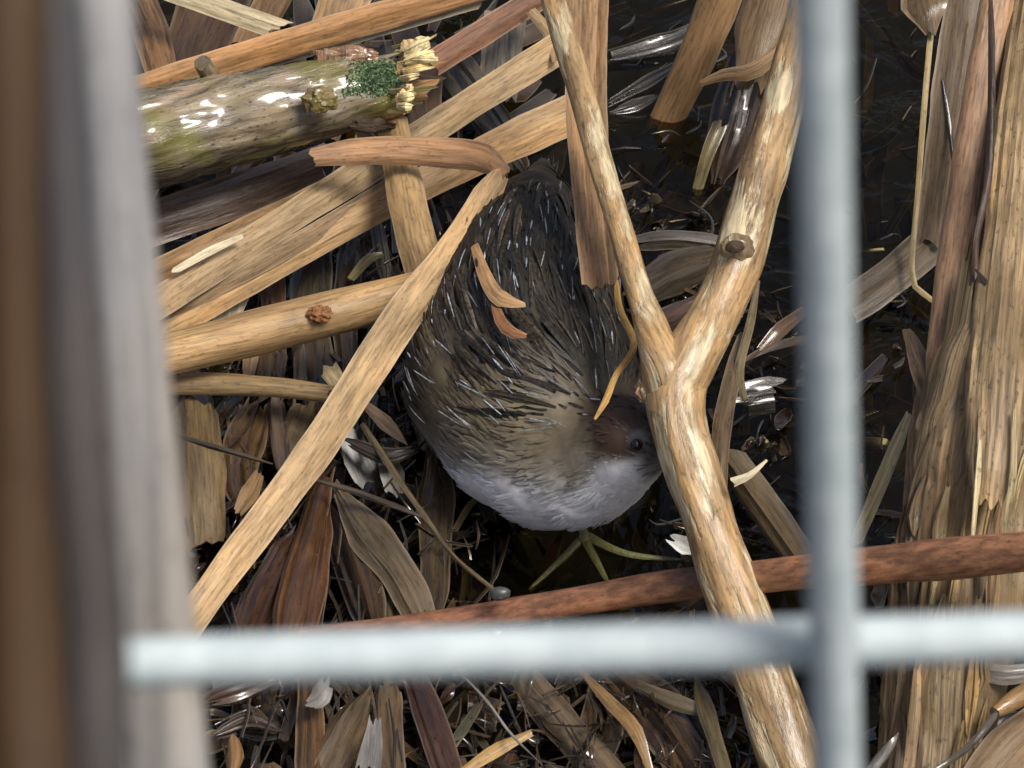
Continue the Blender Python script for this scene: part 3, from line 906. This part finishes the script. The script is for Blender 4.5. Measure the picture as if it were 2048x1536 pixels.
# upper right, in the dark water
reed([(1455, -40, .06, 86), (1395, 110, .03, 80), (1322, 262, -.004, 66)], (0.30, 0.16, 0.065), 'orange-brown leaf slanting from the top edge into dark water', 'dry', curl=0.25)
reed([(1560, -40, .08, 130), (1530, 60, .065, 124), (1500, 165, .05, 60)], (0.27, 0.165, 0.08), 'wide brown leaf behind the wire at the top edge', 'wet', curl=0.25)
reed([(1400, 168, .05, 10), (1450, 150, .055, 24), (1510, 140, .06, 34), (1590, 70, .07, 26)], (0.36, 0.21, 0.10), 'curling tan leaf strip left of the branch\'s upper limb', 'wet', twist=0.8)
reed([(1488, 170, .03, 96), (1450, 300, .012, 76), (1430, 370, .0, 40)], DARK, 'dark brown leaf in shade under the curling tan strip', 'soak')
reed([(1440, 250, .02, 30), (1415, 310, .012, 28), (1392, 390, -.002, 20)], (0.24, 0.18, 0.07), 'narrow olive-tan stem dipping into the dark water', 'wet', name='dry_reed', cat='reed')
reed([(1268, 486, .01, 36), (1350, 480, .012, 46), (1450, 492, .01, 40)], (0.22, 0.18, 0.16), 'grey wet stem lying level between the two branch limbs', 'soak', name='dry_reed', cat='reed', curl=0.3)
reed([(1270, 590, .008, 60), (1350, 545, .01, 92), (1450, 510, .008, 60)], (0.17, 0.12, 0.08), 'broad grey-brown soaked leaf below the level grey stem', 'soak', curl=0.25)
reed([(1300, 660, .02, 50), (1370, 625, .02, 60), (1430, 590, .02, 40)], (0.16, 0.09, 0.07), 'dark purple-brown soaked leaf inside the branch fork', 'soak', curl=0.3)
reed([(1210, 125, -.001, 50), (1330, 95, .002, 64), (1440, 45, .002, 40)], (0.07, 0.06, 0.045), 'blackish soaked leaf floating at the top between the limbs', 'soak')
reed([(1220, 205, .003, 16), (1300, 160, .004, 24), (1370, 120, .003, 12)], (0.11, 0.09, 0.075), 'thin wet strip floating below the blackish leaf', 'soak')
reed([(1225, 225, .004, 18), (1270, 212, .005, 30), (1320, 190, .004, 12)], (0.16, 0.14, 0.13), 'small shiny grey leaf scrap by the hanging brown leaf', 'soak')
reed([(1516, 560, .04, 10), (1500, 650, .04, 18), (1478, 740, .035, 20), (1490, 800, .03, 12)], (0.24, 0.18, 0.09), 'thin olive leaf dangling right of the branch fork', 'wet', n=6)
reed([(1488, 670, .035, 22), (1468, 740, .034, 34), (1445, 850, .03, 40), (1438, 985, .02, 34)], (0.28, 0.175, 0.09), 'narrow tan-brown leaf hanging beside the branch below its fork', 'wet')
reed([(1460, 915, .02, 64), (1520, 1000, .02, 70), (1620, 1140, .018, 60)], (0.20, 0.145, 0.085), 'grey-brown stem slanting behind the branch down to the rust reed', 'wet', name='dry_reed', cat='reed', curl=0.3)
reed([(1610, 620, .02, 20), (1560, 660, .02, 30), (1520, 700, .016, 16)], BROWN, 'small brown leaf tip half hidden by the upright wire', 'wet')
reed([(1480, 800, .012, 60), (1560, 785, .012, 70)], (0.10, 0.085, 0.075), 'shiny grey soaked leaf between the branch and the wire', 'soak')

# right side
reed([(1690, 620, .012, 70), (1800, 540, .016, 84), (1910, 440, .02, 76)], (0.15, 0.105, 0.065), 'brown leaf lying in the water between the wire and the stalks', 'wet')
reed([(1938, -40, .10, 84), (1905, 200, .07, 86), (1868, 490, .02, 80)], (0.13, 0.088, 0.055), 'dull grey-brown stalk leaning behind the reddish stalk', 'dry', name='reed_stalk', cat='reed stalk')
thin = thing('dry_reed', 'thin pale spotted stem hanging from a crumpled leaf at the upper right', 'reed', at(1830, 560, 0.0))
strand('stem', [(1864, 40, .09, 12), (1848, 220, .07, 12), (1836, 380, .045, 11), (1824, 548, .02, 11), (1850, 590, .014, 12), (1886, 612, .01, 9)], (0.32, 0.24, 0.11), 'dry', parent=thin, n=6)
strand('crumpled_leaf', [(1842, -40, .10, 96), (1850, 10, .098, 86), (1862, 66, .09, 22)], (0.25, 0.155, 0.075), 'wet', parent=thin, twist=0.5, ridge=0.12)
stump = thing('reed_stump', 'massive fibrous reed stump at the right edge', 'reed stump', at(1870, 1560, 0.0))
strand('stump', [(1996, 690, .118, 232), (1985, 770, .112, 262), (1978, 850, .102, 284), (1965, 950, .09, 300), (1932, 1130, .066, 284), (1902, 1300, .044, 252), (1876, 1450, .022, 226), (1855, 1600, .0, 214), (1840, 1720, -.03, 212)],
       (0.27, 0.185, 0.105), 'stump', parent=stump, kind='round', n=90, rag=1.6, bumpy=0.07, ridge=0.02, step=0.003, fiss=0.05)
for k, (pts, c) in enumerate([
        ([(1815, 660, .10, 20), (1838, 720, .106, 46), (1870, 800, .106, 62), (1905, 930, .098, 30)], (0.17, 0.11, 0.07)),
        ([(1850, 735, .104, 18), (1840, 860, .098, 46), (1825, 1010, .085, 40), (1815, 1120, .07, 20)], (0.22, 0.13, 0.07)),
        ([(1868, 790, .111, 14), (1880, 880, .108, 26), (1890, 980, .10, 14)], (0.50, 0.32, 0.13)),
        ([(1960, 880, .13, 6), (1955, 960, .12, 14), (1945, 1080, .105, 8)], (0.60, 0.48, 0.28)),
        ([(2030, 820, .135, 8), (2025, 960, .12, 16), (2010, 1060, .105, 8)], (0.50, 0.38, 0.20)),
        ([(1835, 1330, .056, 14), (1828, 1440, .045, 26), (1815, 1560, .03, 20)], (0.36, 0.22, 0.12))]):
    strand('torn_sheath', pts, c, 'stump', parent=stump, n=7, rag=0.8, ridge=0.09, curl=0.2)
bpy.context.view_layer.update()
sm = stump.children[0]
bvh_st = BVHTree.FromPolygons([v.co.copy() for v in sm.data.vertices], [tuple(p.vertices) for p in sm.data.polygons])
srn = random.Random(15)
for k in range(34):
    y = srn.uniform(640, 1480); f = srn.random() ** 1.3
    L_ = srn.uniform(90, 330)
    q = []
    for t in (0, .35, .7, 1):
        yy = y + L_ * t
        xl = 1905 - (yy - 640) * 0.30 if yy < 1000 else 1797 - (yy - 1000) * 0.075
        l, nn = hit(bvh_st, xl + 12 + f * 230 - t * 8 + srn.uniform(-5, 5), yy)
        if l is None: break
        x2, y2 = project(l)
        q.append((x2, y2, l.z + .0012 + .002 * srn.random(), srn.uniform(10, 34) * (1 if 0 < t < 1 else .3)))
    if len(q) < 4: continue
    c = srn.choice([(0.20, 0.12, 0.06), (0.26, 0.17, 0.075), (0.15, 0.10, 0.06), (0.36, 0.23, 0.10), (0.24, 0.18, 0.06), (0.45, 0.33, 0.17)] if f > .3 else [(0.16, 0.11, 0.07), (0.12, 0.08, 0.05), (0.22, 0.14, 0.08)])
    strand('fibre_strip', q, c, 'stump', parent=stump, n=7, rag=0.8, ridge=0.12, curl=0.12, wob=0.3)
reed([(2002, -40, .175, 66), (1970, 140, .155, 72), (1935, 360, .135, 74), (1905, 560, .124, 74), (1884, 720, .113, 66), (1872, 800, .10, 40)], (0.36, 0.20, 0.115), 'reddish tan stalk rising from the stump to the top edge', 'dry', name='reed_stalk', cat='reed stalk', curl=0.25, thick=0.0015)
reed([(2042, -40, .17, 36), (2005, 160, .152, 40), (1975, 380, .133, 38), (1940, 600, .115, 32), (1912, 700, .108, 24)], (0.09, 0.045, 0.028), 'dark brown strip painted for the gap beside the reddish stalk', 'dry', name='reed_stalk', cat='reed stalk', kind='channel')  # dark strip stands in for the shaded gap between stalks
reed([(2085, -40, .172, 110), (2050, 200, .16, 112), (2025, 450, .15, 116), (1998, 720, .139, 124), (1985, 900, .125, 110), (1975, 1010, .113, 60)], (0.38, 0.25, 0.13), 'wide yellowish tan stalk at the right edge above the stump', 'stump', name='reed_stalk', cat='reed stalk', curl=0.25, n=15, thick=0.0015)
twig([(1980, -30, .192, 14), (1984, 140, .177, 15), (1978, 340, .158, 16), (1952, 480, .146, 14), (1950, 560, .139, 18), (1930, 640, .131, 22), (1906, 690, .127, 20), (1920, 712, .125, 14)], (0.085, 0.045, 0.032), 'dark wavy rootlet running down the reddish stalk')
twig([(1952, 540, .144, 11), (1990, 585, .142, 13), (2070, 650, .138, 14)], (0.07, 0.055, 0.045), 'short dark rootlet crossing the stump top to the right edge')
twig([(1885, 160, .075, 7), (1900, 260, .062, 9), (1915, 400, .045, 8)], (0.05, 0.045, 0.04), 'fine dark stem in front of the dull grey-brown stalk')
reed([(1818, 826, .06, 12), (1795, 885, .055, 28), (1760, 970, .045, 30), (1712, 1085, .03, 24)], (0.44, 0.37, 0.22), 'narrow pale leaf leaning from the stump to the upright wire', 'dry', kind='channel')

# the rust coloured reed across the bottom
reed([(2110, 1098, .118, 82), (2000, 1108, .109, 86), (1850, 1122, .098, 84), (1650, 1140, .08, 74), (1480, 1158, .062, 66), (1300, 1178, .045, 64), (1120, 1208, .034, 60), (900, 1242, .024, 52), (560, 1275, .016, 30)], (0.33, 0.14, 0.068),
     'long rust-red reed lying across the bottom behind the branch', 'rust', endcol=(0.15, 0.068, 0.042), name='rust_reed', cat='reed', kind='round', n=20, bumpy=0.07, ridge=0.03, squash=0.75)

# bottom litter
reed([(1010, 1310, .012, 66), (1090, 1410, .012, 74), (1240, 1580, .012, 76)], (0.22, 0.15, 0.09), 'grey-brown leaf slanting down right below the wire', 'wet', curl=0.25)
reed([(1160, 1340, .03, 10), (1215, 1400, .03, 24), (1270, 1460, .028, 28), (1300, 1540, .02, 14)], (0.36, 0.20, 0.07), 'thin orange leaf strip below the wire left of the branch', 'wet', n=6)
reed([(1210, 1330, .014, 90), (1320, 1430, .014, 120), (1420, 1580, .01, 110)], (0.12, 0.07, 0.04), 'broad dark brown leaf below the wire left of the branch', 'soak')
reed([(1390, 1350, .024, 20), (1415, 1430, .024, 34), (1455, 1560, .02, 26)], (0.21, 0.165, 0.085), 'narrow olive leaf close to the branch bottom', 'soak', n=6)
reed([(1275, 1370, .02, 20), (1340, 1400, .022, 34), (1430, 1430, .02, 20)], (0.26, 0.20, 0.12), 'small tan scrap crossing the narrow olive leaf', 'soak', n=6)
reed([(815, 1320, .016, 44), (855, 1420, .018, 60), (905, 1570, .016, 66)], (0.19, 0.085, 0.05), 'red-brown leaf slanting to the bottom edge left of centre', 'soak')
reed([(618, 1330, .02, 52), (620, 1440, .02, 58), (618, 1570, .018, 54)], (0.25, 0.13, 0.055), 'brown upright leaf at the bottom near the post', 'soak', kind='vee')
reed([(740, 1380, .02, 34), (700, 1450, .02, 84), (640, 1570, .016, 100)], (0.28, 0.18, 0.09), 'crinkled tan leaf at the bottom edge left of the red-brown leaf', 'soak', ridge=0.09, curl=0.3)
reed([(775, 1360, .018, 60), (775, 1460, .018, 72), (780, 1570, .014, 70)], (0.23, 0.15, 0.075), 'brown leaf between the crinkled tan and red-brown leaves', 'soak', curl=0.25)
reed([(420, 1400, .02, 40), (480, 1380, .022, 50), (560, 1350, .02, 40)], (0.17, 0.085, 0.05), 'dark wet leaf lying level under the wire beside the post', 'soak')
reed([(430, 1470, .014, 20), (500, 1440, .016, 34), (560, 1460, .014, 16)], (0.16, 0.11, 0.09), 'crumpled wet scrap above the bottom edge beside the post', 'soak', twist=1.0)
reed([(465, 1470, .024, 22), (470, 1505, .024, 36), (465, 1545, .022, 16)], (0.34, 0.17, 0.06), 'small orange bud-like leaf at the bottom beside the post', 'wet', curl=0.4)
reed([(915, 1552, .03, 16), (990, 1502, .03, 30), (1065, 1465, .03, 14)], (0.46, 0.28, 0.10), 'bright orange-tan leaf sliver at the bottom edge centre', 'wet', kind='channel', n=7)
reed([(885, 1520, .014, 16), (925, 1460, .016, 24), (965, 1400, .014, 16)], (0.22, 0.20, 0.12), 'olive-grey leaf under the glinting fibre', 'soak', n=6)
twig([(895, 1325, .04, 5), (965, 1392, .041, 6), (1020, 1466, .038, 6), (1085, 1530, .034, 4)], (0.20, 0.19, 0.18), 'glinting wet grey fibre slanting below the wire', 'soak')
twig([(1730, 1556, .03, 28), (1762, 1515, .034, 26), (1795, 1470, .04, 18)], (0.14, 0.13, 0.125), 'grey wet twig at the foot of the stump left side', 'soak')
twig([(1840, 1560, .045, 12), (1930, 1500, .047, 16), (1975, 1450, .05, 16), (2000, 1415, .05, 22)], (0.10, 0.085, 0.075), 'dark wet twig crossing the stump foot to the bottom right', 'soak')
reed([(1990, 1425, .05, 26), (2030, 1400, .05, 44), (2080, 1370, .05, 44)], (0.40, 0.21, 0.07), 'short orange stem at the right edge below the wire', 'wet', name='dry_reed', cat='reed', kind='round', n=14)
reed([(2090, 1440, .03, 90), (2020, 1500, .03, 110), (1940, 1600, .02, 90)], (0.17, 0.105, 0.055), 'brown leaf filling the bottom right corner', 'dry', curl=0.1)
reed([(1940, 1330, .05, 30), (2000, 1350, .05, 40), (2080, 1342, .05, 36)], (0.26, 0.23, 0.21), 'grey leaf just under the wire at the right edge', 'wet')


# wet leaf films put in as sky glints, tilted near the sun's mirror angle
def film(pts, label, col=(0.10, 0.09, 0.08), tilt=1.0, **kw):
    p = at(*pts[len(pts) // 2][:3])
    V = (CAM - p).normalized()
    Hh = (V + SUN_TO + Vector((0.24, 0.12, 0)) * tilt).normalized()
    P4 = []
    for q in pts:
        d = ray(q[0], q[1])
        w = CAM + d * ((p - CAM).dot(Hh) / d.dot(Hh))
        P4.append((w, q[3] * scale_at(w)))
    T = (P4[-1][0] - P4[0][0]).normalized(); Sd = T.cross(V).normalized(); N = Sd.cross(T)
    ang = math.atan2(-Hh.dot(Sd), Hh.dot(N))
    return strand('wet_leaf', P4, col, M['film'], label, 'wet leaf', roll=ang, curl=0.02, ridge=0.006, n=9, wob=0.35, rag=0.8, world_pts=True, **kw)


M['glint'] = fibre_mat('glossy glint strand', rough=0.15, coat=1.0, pale_edge=0, bump=0.2)
M['film'] = fibre_mat('leaf under a film of water', rough=0.35, coat=1.0, coat_rough=0.27, pale_edge=0, bump=0.6, blotch=0.9, wetpatch=0.08)
film([(700, 860, .02, 40), (718, 915, .02, 60), (745, 975, .02, 44)], 'bright sky-reflecting wet leaf right of the long folded reed')
film([(770, 900, .018, 36), (785, 950, .018, 54), (790, 1000, .018, 30)], 'second sky-reflecting wet leaf, nearer to the bird')
film([(1340, 1075, .01, 20), (1368, 1090, .01, 40), (1400, 1100, .01, 20)], 'small wet leaf film put in as a sky glint behind the branch above the rust reed')
film([(655, 1360, .03, 30), (640, 1395, .03, 50), (615, 1410, .03, 20)], 'wet leaf film put in as a sky glint just under the wire near the post', tilt=1.6)
film([(750, 1440, .03, 22), (745, 1490, .03, 36), (735, 1550, .03, 46)], 'wet leaf film put in as a bluish glint on the crinkled tan leaf at the bottom edge', tilt=1.8)

# ------------------------------------------------------------------ uncountable litter in and just under the water
rnd = random.Random(77)
LV, LF, LU, LA, LC = [], [], [], [], []
PAL = [(0.10, 0.06, 0.03), (0.14, 0.09, 0.05), (0.18, 0.12, 0.07), (0.08, 0.05, 0.03), (0.12, 0.10, 0.07), (0.20, 0.13, 0.06), (0.06, 0.05, 0.03)]


def litter(count, x0, x1, y0, y1, ang, spread, lmin, lmax, wmin, wmax, h0, h1):
    for _ in range(count):
        x = rnd.uniform(x0, x1); y = rnd.uniform(y0, y1)
        a = R(rnd.gauss(ang, spread)); L_ = rnd.uniform(lmin, lmax) / 2; w = rnd.uniform(wmin, wmax)
        h = rnd.uniform(h0, h1)
        dx, dy = math.cos(a) * L_, -math.sin(a) * L_
        b = rnd.uniform(-0.2, 0.2) * L_
        pts = [(x - dx, y - dy, h + rnd.uniform(-.006, .004), w * rnd.uniform(.3, .9)), (x - dy * b / max(1, L_), y + dx * b / max(1, L_), h, w), (x + dx, y + dy, h + rnd.uniform(-.006, .004), w * rnd.uniform(.15, .8))]
        v, f, u, ac = strand_data(pts, n=5, step=0.012, seed=rnd.randint(0, 99999), roll=rnd.uniform(-.7, .7), twist=rnd.uniform(-.8, .8), curl=rnd.uniform(-.25, .35), ridge=0.05)
        k = len(LV)
        LV.extend(v); LF.extend(tuple(i + k for i in q) for q in f); LU.extend((q[0] + k, q[1]) for q in u); LA.extend(ac)
        c = Vector(rnd.choice(PAL)) * rnd.uniform(0.2, 0.6)
        LC.extend([c] * len(v))


litter(150, 340, 900, 420, 830, 85, 22, 60, 220, 14, 60, -.03, .004)
litter(190, 340, 1000, 800, 1300, 80, 26, 50, 240, 10, 60, -.03, .008)
litter(210, 380, 1500, 1250, 1640, 95, 45, 50, 240, 8, 60, -.025, .010)
litter(110, 250, 1100, -60, 420, 60, 45, 60, 240, 20, 70, -.02, .014)
litter(50, 1200, 1720, -80, 560, 40, 50, 40, 200, 6, 40, -.045, -.004)
litter(50, 1220, 1500, 380, 700, 20, 35, 40, 200, 8, 40, -.03, .003)
litter(80, 1400, 1800, 560, 1120, 45, 60, 40, 200, 8, 45, -.035, .004)
litter(50, 860, 1420, 1000, 1220, 60, 60, 40, 150, 5, 30, -.05, -.012)
litter(40, 1680, 1950, -60, 900, 75, 40, 50, 220, 6, 40, -.045, .0)
litter(60, 1600, 2100, 1150, 1640, 50, 50, 50, 220, 10, 50, -.02, .010)
# matted fragments
litter(300, 340, 1000, 440, 1300, 80, 50, 14, 70, 4, 22, -.006, .012)
litter(260, 400, 1520, 1280, 1560, 80, 60, 14, 80, 4, 24, -.004, .014)
litter(80, 1400, 1820, 560, 1140, 40, 60, 14, 70, 4, 20, -.010, .004)
litter(60, 1240, 1500, 380, 700, 30, 60, 14, 60, 4, 18, -.008, .006)
# fine fibres
litter(120, 340, 1000, 480, 1540, 75, 40, 40, 180, 3, 8, .0, .02)
litter(16, 1200, 1800, 0, 1150, 40, 70, 40, 140, 3, 6, -.003, .003)
tag(mesh_obj('leaf_litter', LV, LF, M['soak'], cols=LC, uvs=LU, acr=LA), 'soaked dark brown leaf litter in and under the marsh water', 'litter', kind='stuff')
LV, LF, LU, LA, LC = [], [], [], [], []  # thin glossy strands and arcs added as glints along the water line
litter(110, 340, 1000, 480, 1540, 78, 35, 30, 150, 2.5, 6, .004, .022)
litter(26, 1200, 1560, 20, 620, 30, 50, 25, 90, 2, 5, -.001, .002)
litter(26, 1440, 1800, 560, 1120, 20, 60, 25, 90, 2, 5, -.001, .003)
litter(14, 1690, 1880, 20, 640, 20, 60, 20, 70, 2, 4, -.001, .002)
litter(80, 900, 1500, 1340, 1560, 60, 60, 30, 140, 2.5, 6, .008, .022)
for q in [[(1380, 402), (1420, 432), (1424, 465), (1408, 492)], [(1300, 268), (1340, 262), (1362, 272)], [(1370, 268), (1395, 255), (1402, 240)], [(1325, 285), (1338, 268)],
          [(1240, 60), (1262, 45), (1268, 30)], [(1420, 105), (1440, 98), (1450, 112), (1430, 125)], [(1120, 400), (1150, 425), (1165, 455)], [(1290, 640), (1340, 620), (1380, 612)],
          [(1780, 600), (1800, 590), (1808, 605), (1795, 615)], [(1740, 600), (1765, 592)], [(1760, 480), (1790, 468), (1800, 475)], [(1500, 1060), (1560, 1085), (1585, 1098)],
          [(1390, 1030), (1320, 1050), (1300, 1040)], [(400, 850), (420, 845), (432, 860)], [(500, 860), (505, 880)], [(470, 1010), (440, 1030), (460, 1050)], [(800, 1040), (815, 1090), (812, 1160)],
          [(640, 1090), (622, 1160), (600, 1240)], [(690, 1080), (715, 1150), (740, 1200)], [(860, 960), (840, 985), (835, 1015)], [(760, 880), (790, 900), (815, 893)],
          [(430, 1450), (480, 1425), (520, 1412)], [(540, 1440), (560, 1400), (575, 1440)], [(600, 1490), (590, 1520)], [(1390, 1440), (1402, 1470), (1396, 1500)], [(1000, 1370), (1030, 1440), (1050, 1480)]]:
    v, f, u, ac = strand_data([(x + rnd.uniform(-2, 2), y, .010 if x < 1000 or y > 1300 else .003, rnd.uniform(4, 8)) for x, y in q], kind='round', n=8, step=0.002, seed=rnd.randint(0, 9999), bumpy=0.25, taper=(.3, .3))
    k = len(LV)
    LV.extend(v); LF.extend(tuple(i + k for i in g) for g in f); LU.extend(u); LA.extend(ac); LC.extend([Vector((0.05, 0.05, 0.05))] * len(v))
tag(mesh_obj('glint_strands', LV, LF, M['glint'], cols=LC, uvs=LU, acr=LA), 'thin glossy strands added as glints on the water and litter', 'litter', kind='stuff')

# ------------------------------------------------------------------ the wire fence close to the lens
Y0 = at_depth(1024, 768, 0.50).y
def on_fence(px, py, y):
    d = ray(px, py)
    return CAM + d * ((y - CAM.y) / d.y)


fv = (on_fence(1640, 0, Y0) - on_fence(1674, 1536, Y0)).normalized()
fu = (on_fence(2048, 1264, Y0) - on_fence(270, 1316, Y0)).normalized()
X = on_fence(1668, 1282, Y0)
fence = thing('wire_fence', 'blurred grey galvanised wire fence close in front of the scene', 'fence', X - fv * 0.4)
GAP = 0.078
for i in range(-5, 6):
    c = X + fu * GAP * i
    strand('upright_wire', [(c - fv * 0.4, 0.0053), (c, 0.0053), (c + fv * 0.35, 0.0053)], (0.4, 0.4, 0.4), 'wire', parent=fence, kind='round', n=14, ridge=0, bumpy=0.02, rag=0, world_pts=True, step=0.02)
for j in range(-3, 4):
    c = on_fence(1668, 1284, Y0 + 0.0053) + fv * GAP * 1.4 * j
    strand('cross_wire', [(c - fu * 0.42, 0.0055), (c, 0.0055), (c + fu * 0.42, 0.0055)], (0.4, 0.4, 0.4), 'wire', parent=fence, kind='round', n=14, ridge=0, bumpy=0.02, rag=0, world_pts=True, step=0.02)

# ------------------------------------------------------------------ the out-of-focus wood and reed left of the lens
def near(name, pts, col, mat, label, cat, **kw):
    P4 = [(at_depth(px, py, d), w * S * d / D) for px, py, d, w in pts]
    return strand(name, P4, col, mat, label, cat, world_pts=True, **kw)


near('weathered_post', [(165, -700, .58, 150), (195, 0, .58, 150), (262, 768, .585, 156), (320, 1536, .59, 198), (400, 2600, .6, 210)], (0.31, 0.30, 0.325), 'weathered',
     'blurred weathered grey wooden post behind the left end of the wire', 'post', kind='round', n=20, bumpy=0.05, step=0.004)
near('blurred_stalk', [(85, -700, .39, 70), (105, 0, .39, 70), (148, 768, .395, 118), (195, 1290, .40, 128), (200, 1536, .40, 126), (240, 2600, .405, 130)], (0.060, 0.054, 0.062), 'weathered',
     'blurred dark purplish grey stem between the grey post and the brown reed', 'stalk', kind='round', n=20, bumpy=0.08, step=0.004)
near('blurred_reed', [(10, -700, .37, 150), (15, 0, .37, 150), (20, 768, .375, 150), (55, 1536, .38, 190), (90, 2600, .38, 190)], (0.060, 0.030, 0.011), 'weathered',
     'blurred dark brown reed at the left edge close to the lens', 'reed', kind='round', n=20, bumpy=0.08, step=0.004)
